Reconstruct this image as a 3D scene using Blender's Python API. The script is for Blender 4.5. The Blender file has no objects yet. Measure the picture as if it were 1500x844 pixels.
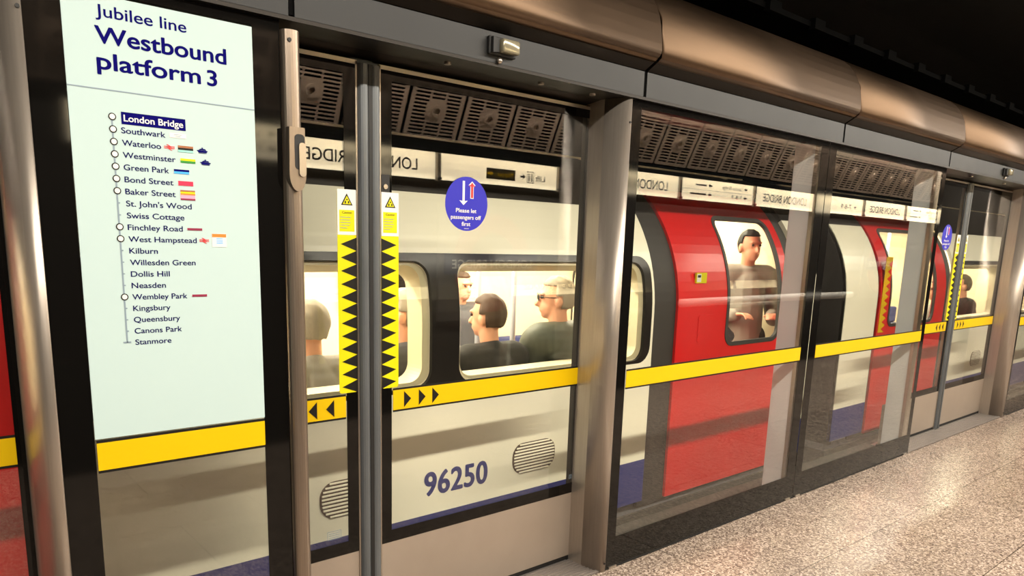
import bpy, bmesh, math, random
from mathutils import Vector, Matrix
random.seed(7)
S = bpy.context.scene
COL = S.collection
PI = math.pi

# ------------------------------------------------------------------ camera, world, exposure
cam_d = bpy.data.cameras.new('camera')
cam = bpy.data.objects.new('camera', cam_d); COL.objects.link(cam)
cam_d.sensor_fit = 'HORIZONTAL'; cam_d.sensor_width = 36.0
cam_d.lens = 1083.55 / 1500 * 36.0
cam_d.shift_y = (562.5 - 422.0) / 1500.0          # frame cropped from the top of a taller picture
cam_d.clip_start = 0.02
cam.matrix_world = Matrix(((0.76053846, 0.10150377, -0.64130979, 0.0),
                           (-0.64855693, 0.16577388, -0.74289497, -2.27563373),
                           (0.03090577, 0.9809261, 0.19190838, 1.6),
                           (0, 0, 0, 1)))
S.camera = cam
W = bpy.data.worlds.new('world'); S.world = W; W.use_nodes = True
W.node_tree.nodes['Background'].inputs[0].default_value = (0.9, 0.72, 0.55, 1)
W.node_tree.nodes['Background'].inputs[1].default_value = 0.006
S.view_settings.view_transform = 'Standard'; S.view_settings.look = 'None'
S.view_settings.gamma = 1.0; S.view_settings.use_curve_mapping = False
S.view_settings.exposure = 0.0
S.cycles.max_bounces = 10; S.cycles.transparent_max_bounces = 28
S.cycles.glossy_bounces = 5; S.cycles.diffuse_bounces = 3; S.cycles.transmission_bounces = 4
S.cycles.sample_clamp_indirect = 20.0; S.cycles.use_denoising = True
S.cycles.caustics_reflective = False; S.cycles.caustics_refractive = False

LAMP_PLATFORM = 96.0      # watts of each platform luminaire
LAMP_FRIEZE = 13.0       # radiance of the strips over the name frieze
LAMP_TRAIN = 76.0         # radiance of the strips on the car ceiling
LAMP_COL = (1.0, 0.92, 0.80)

# ------------------------------------------------------------------ materials
def lin(c):
    c = c / 255.0
    return c / 12.92 if c <= 0.04045 else ((c + 0.055) / 1.055) ** 2.4
def rgb(r, g, b): return (lin(r), lin(g), lin(b), 1)
def nodes(name):
    m = bpy.data.materials.new(name); m.use_nodes = True
    return m, m.node_tree.nodes, m.node_tree.links, m.node_tree.nodes['Principled BSDF']
def mat(name, col, rough=0.5, metal=0.0, spec=0.5, noise=0.0, nscale=20.0, stretch=(1, 1, 1), coat=0.0, bump=0.0):
    m, N, L, p = nodes(name)
    p.inputs['Base Color'].default_value = col
    p.inputs['Roughness'].default_value = rough; p.inputs['Metallic'].default_value = metal
    p.inputs['Specular IOR Level'].default_value = spec; p.inputs['Coat Weight'].default_value = coat
    if noise or bump:
        tc = N.new('ShaderNodeTexCoord'); mp = N.new('ShaderNodeMapping'); mp.inputs['Scale'].default_value = stretch
        nz = N.new('ShaderNodeTexNoise'); nz.inputs['Scale'].default_value = nscale; nz.inputs['Detail'].default_value = 5
        L.new(tc.outputs['Object'], mp.inputs[0]); L.new(mp.outputs[0], nz.inputs['Vector'])
        if noise:
            mx = N.new('ShaderNodeMix'); mx.data_type = 'RGBA'
            mx.inputs[6].default_value = tuple(c * (1 - noise) for c in col[:3]) + (1,)
            mx.inputs[7].default_value = tuple(min(1, c * (1 + noise)) for c in col[:3]) + (1,)
            L.new(nz.outputs['Fac'], mx.inputs[0]); L.new(mx.outputs[2], p.inputs['Base Color'])
            mr = N.new('ShaderNodeMapRange'); mr.inputs[3].default_value = max(0.02, rough - 0.12 * noise * 3); mr.inputs[4].default_value = rough + 0.1 * noise * 3
            L.new(nz.outputs['Fac'], mr.inputs[0]); L.new(mr.outputs[0], p.inputs['Roughness'])
        if bump:
            b = N.new('ShaderNodeBump'); b.inputs['Strength'].default_value = bump; b.inputs['Distance'].default_value = 0.01
            L.new(nz.outputs['Fac'], b.inputs['Height']); L.new(b.outputs[0], p.inputs['Normal'])
    return m
def emit(name, col, strength):
    m = bpy.data.materials.new(name); m.use_nodes = True; N = m.node_tree.nodes; N.clear()
    e = N.new('ShaderNodeEmission'); e.inputs[0].default_value = col + (1,) if len(col) == 3 else col
    e.inputs[1].default_value = strength
    o = N.new('ShaderNodeOutputMaterial'); m.node_tree.links.new(e.outputs[0], o.inputs[0])
    return m
def glass(name, tint, f0, wavy=0.0):
    """clear sheet glass: tinted see-through with a Schlick mirror reflection on each face"""
    m = bpy.data.materials.new(name); m.use_nodes = True; N = m.node_tree.nodes; L = m.node_tree.links; N.clear()
    g = N.new('ShaderNodeNewGeometry')
    d = N.new('ShaderNodeVectorMath'); d.operation = 'DOT_PRODUCT'
    L.new(g.outputs['Incoming'], d.inputs[0]); L.new(g.outputs['Normal'], d.inputs[1])
    a = N.new('ShaderNodeMath'); a.operation = 'ABSOLUTE'; L.new(d.outputs['Value'], a.inputs[0])
    s = N.new('ShaderNodeMath'); s.operation = 'SUBTRACT'; s.inputs[0].default_value = 1; L.new(a.outputs[0], s.inputs[1])
    p = N.new('ShaderNodeMath'); p.operation = 'POWER'; p.inputs[1].default_value = 5; L.new(s.outputs[0], p.inputs[0])
    k = N.new('ShaderNodeMath'); k.operation = 'MULTIPLY_ADD'; k.inputs[1].default_value = 1 - f0; k.inputs[2].default_value = f0
    L.new(p.outputs[0], k.inputs[0])
    t = N.new('ShaderNodeBsdfTransparent'); t.inputs[0].default_value = tint
    r = N.new('ShaderNodeBsdfGlossy'); r.inputs['Roughness'].default_value = 0.0
    if wavy:
        tc = N.new('ShaderNodeTexCoord'); nz = N.new('ShaderNodeTexNoise'); nz.inputs['Scale'].default_value = 1.6; nz.inputs['Detail'].default_value = 0
        b = N.new('ShaderNodeBump'); b.inputs['Strength'].default_value = wavy; b.inputs['Distance'].default_value = 0.02
        L.new(tc.outputs['Object'], nz.inputs['Vector']); L.new(nz.outputs['Fac'], b.inputs['Height']); L.new(b.outputs[0], r.inputs['Normal'])
    mx = N.new('ShaderNodeMixShader'); L.new(k.outputs[0], mx.inputs[0]); L.new(t.outputs[0], mx.inputs[1]); L.new(r.outputs[0], mx.inputs[2])
    o = N.new('ShaderNodeOutputMaterial'); L.new(mx.outputs[0], o.inputs[0])
    return m
def terrazzo():
    m, N, L, p = nodes('terrazzo')
    tc = N.new('ShaderNodeTexCoord')
    br = N.new('ShaderNodeTexBrick'); br.offset = 0.5; br.squash = 1
    br.inputs['Scale'].default_value = 1.0; br.inputs['Brick Width'].default_value = 0.945; br.inputs['Row Height'].default_value = 0.6
    br.inputs['Mortar Size'].default_value = 0.0028; br.inputs['Mortar Smooth'].default_value = 0.2
    br.inputs['Color1'].default_value = (0.98, 0.98, 0.98, 1); br.inputs['Color2'].default_value = (0.80, 0.79, 0.78, 1); br.inputs['Mortar'].default_value = (0.22, 0.2, 0.18, 1)
    br.inputs['Bias'].default_value = -0.1
    mp = N.new('ShaderNodeMapping'); mp.inputs['Location'].default_value = (0.275, 0.6, 0)
    L.new(tc.outputs['Object'], mp.inputs[0]); L.new(mp.outputs[0], br.inputs['Vector'])
    v = N.new('ShaderNodeTexVoronoi'); v.inputs['Scale'].default_value = 120; L.new(tc.outputs['Object'], v.inputs['Vector'])
    cr = N.new('ShaderNodeValToRGB')
    e = cr.color_ramp.elements
    e[0].position = 0.0; e[0].color = rgb(88, 73, 65); e[1].position = 1.0; e[1].color = rgb(200, 182, 169)
    for pos, c in ((0.3, rgb(124, 108, 97)), (0.55, rgb(146, 129, 115)), (0.75, rgb(167, 151, 136))):
        x = e.new(pos); x.color = c
    sp = N.new('ShaderNodeSeparateColor'); L.new(v.outputs['Color'], sp.inputs[0]); L.new(sp.outputs[0], cr.inputs[0])
    nz = N.new('ShaderNodeTexNoise'); nz.inputs['Scale'].default_value = 2.2; nz.inputs['Detail'].default_value = 4; L.new(tc.outputs['Object'], nz.inputs['Vector'])
    mr = N.new('ShaderNodeMapRange'); mr.inputs[1].default_value = 0.3; mr.inputs[2].default_value = 0.7; mr.inputs[3].default_value = 0.86; mr.inputs[4].default_value = 1.06
    L.new(nz.outputs['Fac'], mr.inputs[0])
    m1 = N.new('ShaderNodeMix'); m1.data_type = 'RGBA'; m1.blend_type = 'MULTIPLY'; m1.inputs[0].default_value = 1
    L.new(cr.outputs[0], m1.inputs[6]); L.new(br.outputs['Color'], m1.inputs[7])
    m2 = N.new('ShaderNodeVectorMath'); m2.operation = 'SCALE'; L.new(m1.outputs[2], m2.inputs[0]); L.new(mr.outputs[0], m2.inputs['Scale'])
    L.new(m2.outputs[0], p.inputs['Base Color'])
    p.inputs['Roughness'].default_value = 0.24; p.inputs['Specular IOR Level'].default_value = 0.5
    return m

M = {}
M['floor'] = terrazzo()
M['steel'] = mat('brushed_steel', rgb(173, 162, 150), 0.36, 0.75, noise=0.13, nscale=9, stretch=(14, 14, 0.6))
M['steel_post'] = mat('dull_post_steel', rgb(142, 128, 114), 0.36, 0.85, noise=0.12, nscale=9, stretch=(14, 14, 0.6))
M['steel_kick'] = mat('worn_kick_steel', rgb(165, 151, 137), 0.5, 0.5, noise=0.14, nscale=3.0, stretch=(1.2, 1.2, 1.0))
M['steel_bright'] = mat('bright_steel_edge', rgb(180, 169, 156), 0.3, 0.9)
M['nosing'] = mat('blue_grey_nosing', rgb(94, 97, 99), 0.42, 0.35, noise=0.2, nscale=10, stretch=(1, 1, 0.5))
M['rubber'] = mat('black_rubber', rgb(16, 15, 14), 0.6)
M['frit'] = mat('black_fritted_edge', rgb(10, 9, 8), 0.06, 0, 0.35)
M['fascia'] = mat('slate_grey_fascia', rgb(16, 16, 16), 0.5, 0.2, noise=0.08, nscale=6)
M['soffit'] = mat('dark_bronze_soffit', rgb(30, 25, 20), 0.42, 0.6, noise=0.1, nscale=10)
M['bronze'] = mat('bronze_cowl', rgb(98, 80, 64), 0.45, 1.0, noise=0.1, nscale=6, stretch=(1, 6, 6))
M['dark'] = mat('matt_black', rgb(10, 10, 10), 0.9, spec=0.05)
M['vault'] = mat('dark_vault', rgb(30, 28, 27), 0.8, spec=0.2, noise=0.2, nscale=4)
M['grille'] = mat('cast_grille', rgb(170, 149, 130), 0.55, 0.4)
M['yellow'] = mat('safety_yellow', rgb(210, 172, 0), 0.4, spec=0.3)
M['lemon'] = mat('lemon_yellow', rgb(208, 198, 6), 0.45, spec=0.3)
M['black_ink'] = mat('black_ink', rgb(18, 16, 12), 0.5, spec=0.3)
M['white_sticker'] = mat('white_sticker', rgb(216, 214, 208), 0.5)
M['mint'] = mat('mint_white_sign', rgb(177, 197, 195), 0.45, spec=0.2)
M['navy'] = mat('navy_ink', rgb(14, 10, 92), 0.8, spec=0.03)
M['navy_dark'] = mat('deep_navy_ink', rgb(18, 14, 74), 0.8, spec=0.03)
M['line_grey'] = mat('route_grey', rgb(124, 140, 152), 0.5)
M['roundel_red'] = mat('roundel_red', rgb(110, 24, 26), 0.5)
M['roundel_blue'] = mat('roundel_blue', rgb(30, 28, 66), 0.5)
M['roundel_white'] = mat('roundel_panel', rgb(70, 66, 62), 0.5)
M['red_ink'] = mat('red_ink', rgb(226, 38, 44), 0.5)
M['orange_ink'] = mat('orange_ink', rgb(242, 120, 40), 0.5)
M['brown_ink'] = mat('brown_ink', rgb(150, 90, 52), 0.5)
M['teal_ink'] = mat('teal_ink', rgb(140, 200, 190), 0.5)
M['green_ink'] = mat('green_ink', rgb(34, 130, 40), 0.5)
M['sky_ink'] = mat('sky_ink', rgb(60, 160, 230), 0.5)
M['pink_ink'] = mat('pink_ink', rgb(240, 150, 176), 0.5)
M['maroon_ink'] = mat('maroon_ink', rgb(130, 26, 60), 0.5)
M['crimson_ink'] = mat('crimson_ink', rgb(220, 30, 70), 0.5)
M['royal'] = mat('royal_blue_sticker', rgb(43, 41, 167), 0.45, spec=0.3)
M['train_white'] = mat('train_white', rgb(240, 236, 216), 0.28, spec=0.5, noise=0.03, nscale=2)
M['train_red'] = mat('train_red', rgb(206, 22, 26), 0.3, spec=0.5, noise=0.06, nscale=3)
M['train_blue'] = mat('train_blue', rgb(26, 42, 112), 0.4, noise=0.1, nscale=4)
M['train_black'] = mat('train_black', rgb(20, 18, 17), 0.28, spec=0.3)
M['gasket'] = mat('door_gasket', rgb(44, 42, 40), 0.6)
M['cream'] = mat('cream_panel', rgb(246, 232, 200), 0.5)
M['cream_dark'] = mat('cream_inner_frame', rgb(240, 228, 196), 0.5)
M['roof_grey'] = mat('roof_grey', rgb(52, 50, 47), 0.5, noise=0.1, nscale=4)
M['vent'] = mat('vent_brown', rgb(64, 44, 32), 0.5)
M['under'] = mat('underframe', rgb(52, 50, 46), 0.8, noise=0.2, nscale=8)
M['edge'] = mat('platform_edge', rgb(58, 56, 50), 0.7, noise=0.2, nscale=6)
M['post'] = mat('grey_post', rgb(214, 218, 222), 0.5, 0.1, noise=0.08, nscale=5)
M['wall'] = mat('platform_wall', rgb(52, 48, 44), 0.7, spec=0.2, noise=0.08, nscale=2)
M['moquette'] = mat('blue_moquette', rgb(52, 60, 110), 0.9, noise=0.4, nscale=40)
M['train_floor'] = mat('train_floor', rgb(96, 96, 100), 0.6, noise=0.2, nscale=50)
M['pole_grey'] = mat('grab_pole', rgb(176, 178, 190), 0.35, 0.2)
M['frieze'] = mat('cream_frieze', rgb(250, 240, 212), 0.6, spec=0.2)
fm = M['frieze'].node_tree.nodes['Principled BSDF']      # added glow in the panel stands in for most of the strip lamp's light
fm.inputs['Emission Color'].default_value = (1.0, 0.84, 0.57, 1); fm.inputs['Emission Strength'].default_value = 4.4
M['threshold'] = mat('ribbed_aluminium', rgb(150, 142, 136), 0.4, 0.7)
M['lampcover'] = mat('lamp_cover', rgb(135, 128, 106), 0.15, 0.3)
M['glass_screen'] = glass('screen_glass', (0.98, 0.98, 0.955, 1), 0.08, 0.03)
M['glass_door'] = glass('door_glass', (0.985, 0.985, 0.96, 1), 0.08, 0.015)
M['glass_train'] = glass('train_glass', (0.90, 0.90, 0.87, 1), 0.05)
M['lamp_platform'] = emit('lit_platform_tube', LAMP_COL, 6.0)
M['lamp_frieze'] = emit('lit_frieze_strip', (1.0, 0.84, 0.58), 6.0)
M['lamp_train'] = emit('lit_train_strip', (1.0, 0.90, 0.70), 6.0)

# ------------------------------------------------------------------ geometry helpers
def bx(bm, x0, x1, y0, y1, z0, z1, bev=0.0):
    vs = [bm.verts.new((x, y, z)) for x in (x0, x1) for y in (y0, y1) for z in (z0, z1)]
    q = [(0, 1, 3, 2), (4, 6, 7, 5), (0, 4, 5, 1), (2, 3, 7, 6), (0, 2, 6, 4), (1, 5, 7, 3)]
    fs = [bm.faces.new([vs[i] for i in f]) for f in q]
    if bev:
        es = set(e for f in fs for e in f.edges)
        bmesh.ops.bevel(bm, geom=list(es), offset=bev, segments=2, affect='EDGES', profile=0.5)
def prism_x(bm, prof, x0, x1):
    """extrude a closed (y,z) outline along x"""
    a = [bm.verts.new((x0, y, z)) for y, z in prof]; b = [bm.verts.new((x1, y, z)) for y, z in prof]
    n = len(prof); bm.faces.new(a); bm.faces.new(list(reversed(b)))
    for i in range(n): bm.faces.new((a[i], b[i], b[(i + 1) % n], a[(i + 1) % n]))
def prism_z(bm, prof, z0, z1):
    a = [bm.verts.new((x, y, z0)) for x, y in prof]; b = [bm.verts.new((x, y, z1)) for x, y in prof]
    n = len(prof); bm.faces.new(a); bm.faces.new(list(reversed(b)))
    for i in range(n): bm.faces.new((a[i], b[i], b[(i + 1) % n], a[(i + 1) % n]))
def prism_y(bm, prof, y0, y1):
    a = [bm.verts.new((x, y0, z)) for x, z in prof]; b = [bm.verts.new((x, y1, z)) for x, z in prof]
    n = len(prof); bm.faces.new(a); bm.faces.new(list(reversed(b)))
    for i in range(n): bm.faces.new((a[i], b[i], b[(i + 1) % n], a[(i + 1) % n]))
def tube(bm, p, q, r, r2=None, n=14):
    p, q = Vector(p), Vector(q); d = q - p
    mtx = Matrix.Translation((p + q) / 2) @ d.to_track_quat('Z', 'Y').to_matrix().to_4x4()
    bmesh.ops.create_cone(bm, cap_ends=True, segments=n, radius1=r, radius2=r if r2 is None else r2, depth=d.length, matrix=mtx)
def obj(name, bm, m, parent=None, smooth=False):
    bmesh.ops.recalc_face_normals(bm, faces=bm.faces)
    me = bpy.data.meshes.new(name); bm.to_mesh(me); bm.free()
    return link_mesh(name, me, m, parent, smooth)
def link_mesh(name, me, m, parent=None, smooth=False):
    me.materials.clear(); me.materials.append(M[m])
    for p in me.polygons: p.use_smooth = smooth
    o = bpy.data.objects.new(name, me); COL.objects.link(o)
    if parent is not None:
        me.transform(Matrix.Translation(-world_loc(parent))); o.parent = parent
    return o
def world_loc(o):
    v = Vector((0, 0, 0))
    while o is not None: v = v + Vector(o.location); o = o.parent
    return v
def box(name, m, parent, x0, x1, y0, y1, z0, z1, bev=0.0):
    bm = bmesh.new(); bx(bm, x0, x1, y0, y1, z0, z1, bev); return obj(name, bm, m, parent)
def tag(o, label=None, cat=None, group=None, kind=None):
    if label: o['label'] = label
    if cat: o['category'] = cat
    if group: o['group'] = group
    if kind: o['kind'] = kind
    return o
def thing(name, label, cat, loc, group=None):
    o = bpy.data.objects.new(name, None); o.empty_display_size = 0.1; COL.objects.link(o); o.location = loc
    return tag(o, label, cat, group)
def struct(o): o['kind'] = 'structure'; return o
def dup(root, loc, label=None):
    r = root.copy(); COL.objects.link(r); r.location = loc
    if label: r['label'] = label
    for ch in list(root.children):
        c = ch.copy(); COL.objects.link(c); c.parent = r
        for g in list(ch.children):
            d = g.copy(); COL.objects.link(d); d.parent = c
    return r
def rr(x0, z0, x1, z1, r, n=7):
    pts = []
    for cx, cz, a0 in ((x1 - r, z1 - r, 0), (x0 + r, z1 - r, 90), (x0 + r, z0 + r, 180), (x1 - r, z0 + r, 270)):
        for i in range(n + 1):
            a = math.radians(a0 + 90 * i / n); pts.append((cx + r * math.cos(a), cz + r * math.sin(a)))
    return pts
def rect(x0, z0, x1, z1): return [(x0, z0), (x1, z0), (x1, z1), (x0, z1)]
def circle(cx, cz, r, n=40, sx=1.0): return [(cx + sx * r * math.cos(2 * PI * i / n), cz + r * math.sin(2 * PI * i / n)) for i in range(n)]
def filled(polys, thick):
    """bmesh of a filled 2D outline with holes, in (u, v, 0..thick)"""
    cu = bpy.data.curves.new('outline', 'CURVE'); cu.dimensions = '2D'; cu.fill_mode = 'BOTH'; cu.extrude = thick / 2
    for poly in polys:
        sp = cu.splines.new('POLY'); sp.points.add(len(poly) - 1); sp.use_cyclic_u = True
        for p, (u, v) in zip(sp.points, poly): p.co = (u, v, 0, 1)
    o = bpy.data.objects.new('outline', cu); COL.objects.link(o)
    dg = bpy.context.evaluated_depsgraph_get(); dg.update()
    me = bpy.data.meshes.new_from_object(o.evaluated_get(dg))
    bpy.data.objects.remove(o); bpy.data.curves.remove(cu)
    bm = bmesh.new(); bm.from_mesh(me); bpy.data.meshes.remove(me)
    bmesh.ops.remove_doubles(bm, verts=bm.verts, dist=1e-6)
    for v in bm.verts: v.co.z += thick / 2
    return bm
def plate(name, m, parent, polys, y0, thick):
    """filled outline standing in the x-z plane, front face at y0, going back by thick"""
    bm = filled(polys, thick)
    for v in bm.verts: v.co = Vector((v.co.x, y0 + v.co.z, v.co.y))
    return obj(name, bm, m, parent)
def text(name, body, m, parent, x0, z0, cap, width=None, y=0.0, face=-1, bold=0.0, align='LEFT', spacing=1.0, thick=0.0006):
    """lettering standing in the x-z plane at y; face -1 is read from the platform, +1 from the train side"""
    cu = bpy.data.curves.new('lettering', 'FONT'); cu.body = body; cu.size = 1.0; cu.space_character = spacing
    cu.fill_mode = 'BOTH' if hasattr(cu, 'fill_mode') else cu.fill_mode
    o = bpy.data.objects.new('lettering', cu); COL.objects.link(o)
    dg = bpy.context.evaluated_depsgraph_get(); dg.update()
    me = bpy.data.meshes.new_from_object(o.evaluated_get(dg))
    bpy.data.objects.remove(o); bpy.data.curves.remove(cu)
    xs = [v.co.x for v in me.vertices]; lo, hi = min(xs), max(xs)
    sz = cap / 0.727; sx = sz if width is None else width / (hi - lo)
    off = {'LEFT': -lo, 'CENTER': -(lo + hi) / 2, 'RIGHT': -hi}[align]
    d = 1.0 if face < 0 else -1.0
    bm = bmesh.new(); bm.from_mesh(me); bpy.data.meshes.remove(me)
    for v in bm.verts: v.co = Vector((x0 + d * (v.co.x + off) * sx, y, z0 + v.co.y * sz))
    base = bm.faces[:]
    if bold:
        w = bold * sz
        for k, (dx, dz) in enumerate(((1, 0), (-1, 0), (0, 0.7), (0, -0.7), (0.7, 0.5), (-0.7, 0.5), (0.7, -0.5), (-0.7, -0.5))):
            nw = [g for g in bmesh.ops.duplicate(bm, geom=base)['geom'] if isinstance(g, bmesh.types.BMVert)]
            for v in nw: v.co.x += dx * w; v.co.z += dz * w; v.co.y += d * (0.03 + 0.03 * k) * thick
    r = bmesh.ops.extrude_face_region(bm, geom=base)
    for v in [g for g in r['geom'] if isinstance(g, bmesh.types.BMVert)]: v.co.y += d * thick
    me = bpy.data.meshes.new(name); bm.to_mesh(me); bm.free()
    return link_mesh(name, me, m, parent)

def strip_light(name, parent, loc, direction, length, width, watts, col, spread=180):
    """the lamp inside a fitting: a strip of light, long side along x"""
    ld = bpy.data.lights.new(name, 'AREA'); ld.shape = 'RECTANGLE'; ld.size = length; ld.size_y = width
    ld.energy = watts; ld.color = col; ld.spread = math.radians(spread)
    o = bpy.data.objects.new(name, ld); COL.objects.link(o); o.parent = parent
    d = Vector(direction).normalized(); z = -d; x = Vector((1, 0, 0)); y = z.cross(x)
    m = Matrix((x, y, z)).transposed().to_4x4(); m.translation = Vector(loc) - world_loc(parent); o.matrix_local = m
    return o

# ------------------------------------------------------------------ the setting
X0, X1 = -2.2, 15.0
struct(box('floor', 'floor', None, X0, X1, -3.05, 0.022, -0.25, 0.0))
struct(box('trim_3', 'edge', None, X0, X1, 0.022, 0.36, -0.25, -0.001))
struct(box('floor_trackbed', 'under', None, X0, X1, 0.36, 3.9, -1.1, -0.95))
struct(box('wall_tunnel', 'dark', None, X0, X1, 3.7, 3.9, -1.0, 3.2))
struct(box('wall_back', 'wall', None, X0, X1, -3.2, -3.045, 0.0, 2.5))
struct(box('wall_left', 'dark', None, X0 - 0.15, X0, -3.2, 3.9, -1.0, 4.6))
struct(box('wall_right', 'wall', None, X1, X1 + 0.15, -3.2, 3.9, -1.0, 4.6))
bm = bmesh.new()
vp = [(-3.2, 2.5), (-3.15, 3.0), (-2.9, 3.55), (-2.35, 4.05), (-1.6, 4.35), (-0.6, 4.45), (0.5, 4.3), (1.6, 4.0), (2.8, 3.5), (3.9, 2.9)]
outer = [(y * 1.04, z + 0.18) for y, z in reversed(vp)]
prism_x(bm, vp + outer, X0, X1)
cl = struct(obj('ceiling', bm, 'vault'))
bm = bmesh.new()
x = X0 + 0.3
while x < X1 - 0.2:
    prism_x(bm, [(y * 0.999, z - 0.005) for y, z in vp[1:7]] + [(y * 0.985, z - 0.07) for y, z in reversed(vp[1:7])], x, x + 0.09); x += 0.9
obj('rib', bm, 'vault', cl)

# ------------------------------------------------------------------ canopy over the screen doors
def arc(cy, cz, r, a0, a1, n): return [(cy + r * math.cos(math.radians(a0 + (a1 - a0) * i / n)), cz + r * math.sin(math.radians(a0 + (a1 - a0) * i / n))) for i in range(n + 1)]
cowl_out = [(-0.078, 2.379), (-0.095, 2.386), (-0.105, 2.397), (-0.1085, 2.411), (-0.107, 2.435), (-0.102, 2.472), (-0.094, 2.515), (-0.083, 2.555), (-0.064, 2.596), (-0.040, 2.634), (-0.010, 2.668), (0.026, 2.698), (0.07, 2.72), (0.13, 2.73)]
def canopy(xa, xb, label):
    t = thing('canopy_segment', label, 'canopy', ((xa + xb) / 2, 0, 2.23), 'bronze canopy segments over the screen doors')
    g = 0.010
    bm = bmesh.new(); prism_x(bm, [(-0.02, 2.233), (-0.02, 2.338), (0.0, 2.338), (0.0, 2.233)], xa + g, xb - g); obj('fascia', bm, 'fascia', t)
    bm = bmesh.new(); prism_x(bm, [(-0.02, 2.341), (-0.068, 2.369), (-0.064, 2.380), (-0.01, 2.352)], xa + g, xb - g); obj('soffit_strip', bm, 'soffit', t)
    bm = bmesh.new(); prism_x(bm, cowl_out + [(y + 0.015, z - 0.012) for y, z in reversed(cowl_out)], xa + g, xb - g); obj('cowl', bm, 'bronze', t, True)
    return t
seams = [-2.1, -0.6, 1.03, 2.668, 4.52, 6.19, 8.55, 10.4, 12.2, 14.8]
cl_ = ['left of the nearest pillar, at the frame edge', 'over the tall platform sign', 'over the nearest doors, carrying the oblong lamp',
       'over the screen of the red train door', 'over the screen left of the distant doors', 'over the distant doors', 'just past the distant doors', 'second past the distant doors', 'last one at the far end']
for i in range(len(seams) - 1): canopy(seams[i], seams[i + 1], 'curved bronze canopy segment ' + cl_[i])
# black core behind the seams, header soffit
bm = bmesh.new(); prism_x(bm, [(-0.012, 2.24), (-0.012, 2.35), (-0.06, 2.388), (-0.09, 2.43), (-0.08, 2.52), (-0.02, 2.64), (0.12, 2.71), (0.55, 2.71), (0.55, 2.30), (0.3, 2.24)], X0, X1)
hc = struct(obj('trim_1', bm, 'dark'))
bm = bmesh.new(); prism_x(bm, [(-0.02, 2.222), (-0.02, 2.234), (0.19, 2.234), (0.19, 2.30), (0.30, 2.30), (0.30, 2.222), (0.25, 2.205), (0.13, 2.222)], X0, X1)
hs = obj('soffit', bm, 'soffit', hc)
for x in (1.66, 2.12, 2.42, 6.9, 7.7, 2.74, 4.3):
    bm = bmesh.new(); tube(bm, (x, 0.06, 2.214), (x, 0.06, 2.224), 0.013); obj('soffit_bolt', bm, 'steel_bright', hc)

def indicator(x, label):
    t = thing('door_indicator_lamp', label, 'lamp', (x, -0.02, 2.29))
    box('bezel', 'rubber', t, x - 0.068, x + 0.06, -0.034, -0.0202, 2.258, 2.322, 0.005)
    bm = bmesh.new(); bx(bm, x - 0.028, x + 0.054, -0.066, -0.033, 2.266, 2.314, 0.008)
    bm2 = bmesh.new(); prism_y(bm2, [(x - 0.062, 2.262), (x - 0.034, 2.266), (x - 0.034, 2.31), (x - 0.062, 2.316)], -0.05, -0.033)
    obj('lens', bm, 'lampcover', t, True); obj('hood', bm2, 'rubber', t)
    bm = bmesh.new(); bmesh.ops.create_uvsphere(bm, u_segments=12, v_segments=8, radius=0.011, matrix=Matrix.Translation((x - 0.013, -0.026, 2.243))); obj('lens_screw', bm, 'steel_bright', t, True)
indicator(1.845, 'small oblong door lamp on the grey fascia above the nearest double doors')
indicator(7.43, 'small oblong door lamp on the fascia above the distant double doors')

# cable tray above the canopy
t = thing('cable_tray', 'black cable tray running along above the bronze canopy', 'cable tray', (6, 0.3, 2.9))
bm = bmesh.new(); prism_x(bm, [(0.20, 2.90), (0.20, 2.93), (0.5, 2.93), (0.5, 2.90)], X0, X1); obj('tray', bm, 'dark', t)
for i in range(26):
    x = 1.4 + 0.5 * i; box('clamp', 'dark', t, x, x + 0.12, 0.17, 0.21, 2.885, 2.945)

# ------------------------------------------------------------------ pillars
def pillar(xi, xo, label, zt=2.222):
    """steel pillar: plain return at xi from the door line, rounded nose, flush with the glass at xo"""
    t = thing('door_pillar', label, 'pillar', ((xi + xo) / 2, 0.1, 0), 'stainless steel pillars beside the doors')
    w = xo - xi
    prof = [(xi, 0.225)] + [(xi, 0.105)]
    for i in range(1, 11):
        a = PI / 2 * i / 10; prof.append((xi + (w - 0.004) * (1 - math.cos(a)), 0.105 - 0.115 * math.sin(a)))
    prof += [(xo, -0.010), (xo, 0.225)]
    bm = bmesh.new(); prism_z(bm, prof, 0.0, zt)
    o = obj('shaft', bm, 'steel', t)
    for p in o.data.polygons: p.use_smooth = abs(p.normal.z) < 0.5 and p.area < 0.2
    for z in (2.12, 0.045):
        bm = bmesh.new(); tube(bm, (xo - 0.008, -0.0125, z), (xo - 0.008, -0.008, z), 0.005); obj('rivet', bm, 'rubber', t)
    box('rubber_gap', 'rubber', t, xi - 0.012, xi + 0.002, 0.196, 0.225, 0.0, 2.205)
    return t
pillar(0.283, 0.339, 'stainless steel pillar at the left, before the tall platform sign')
pillar(2.548, 2.601, 'stainless steel pillar between the nearest doors and the red train door screen')
pillar(8.425, 8.475, 'distant stainless steel pillar right of the far doors')

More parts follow.
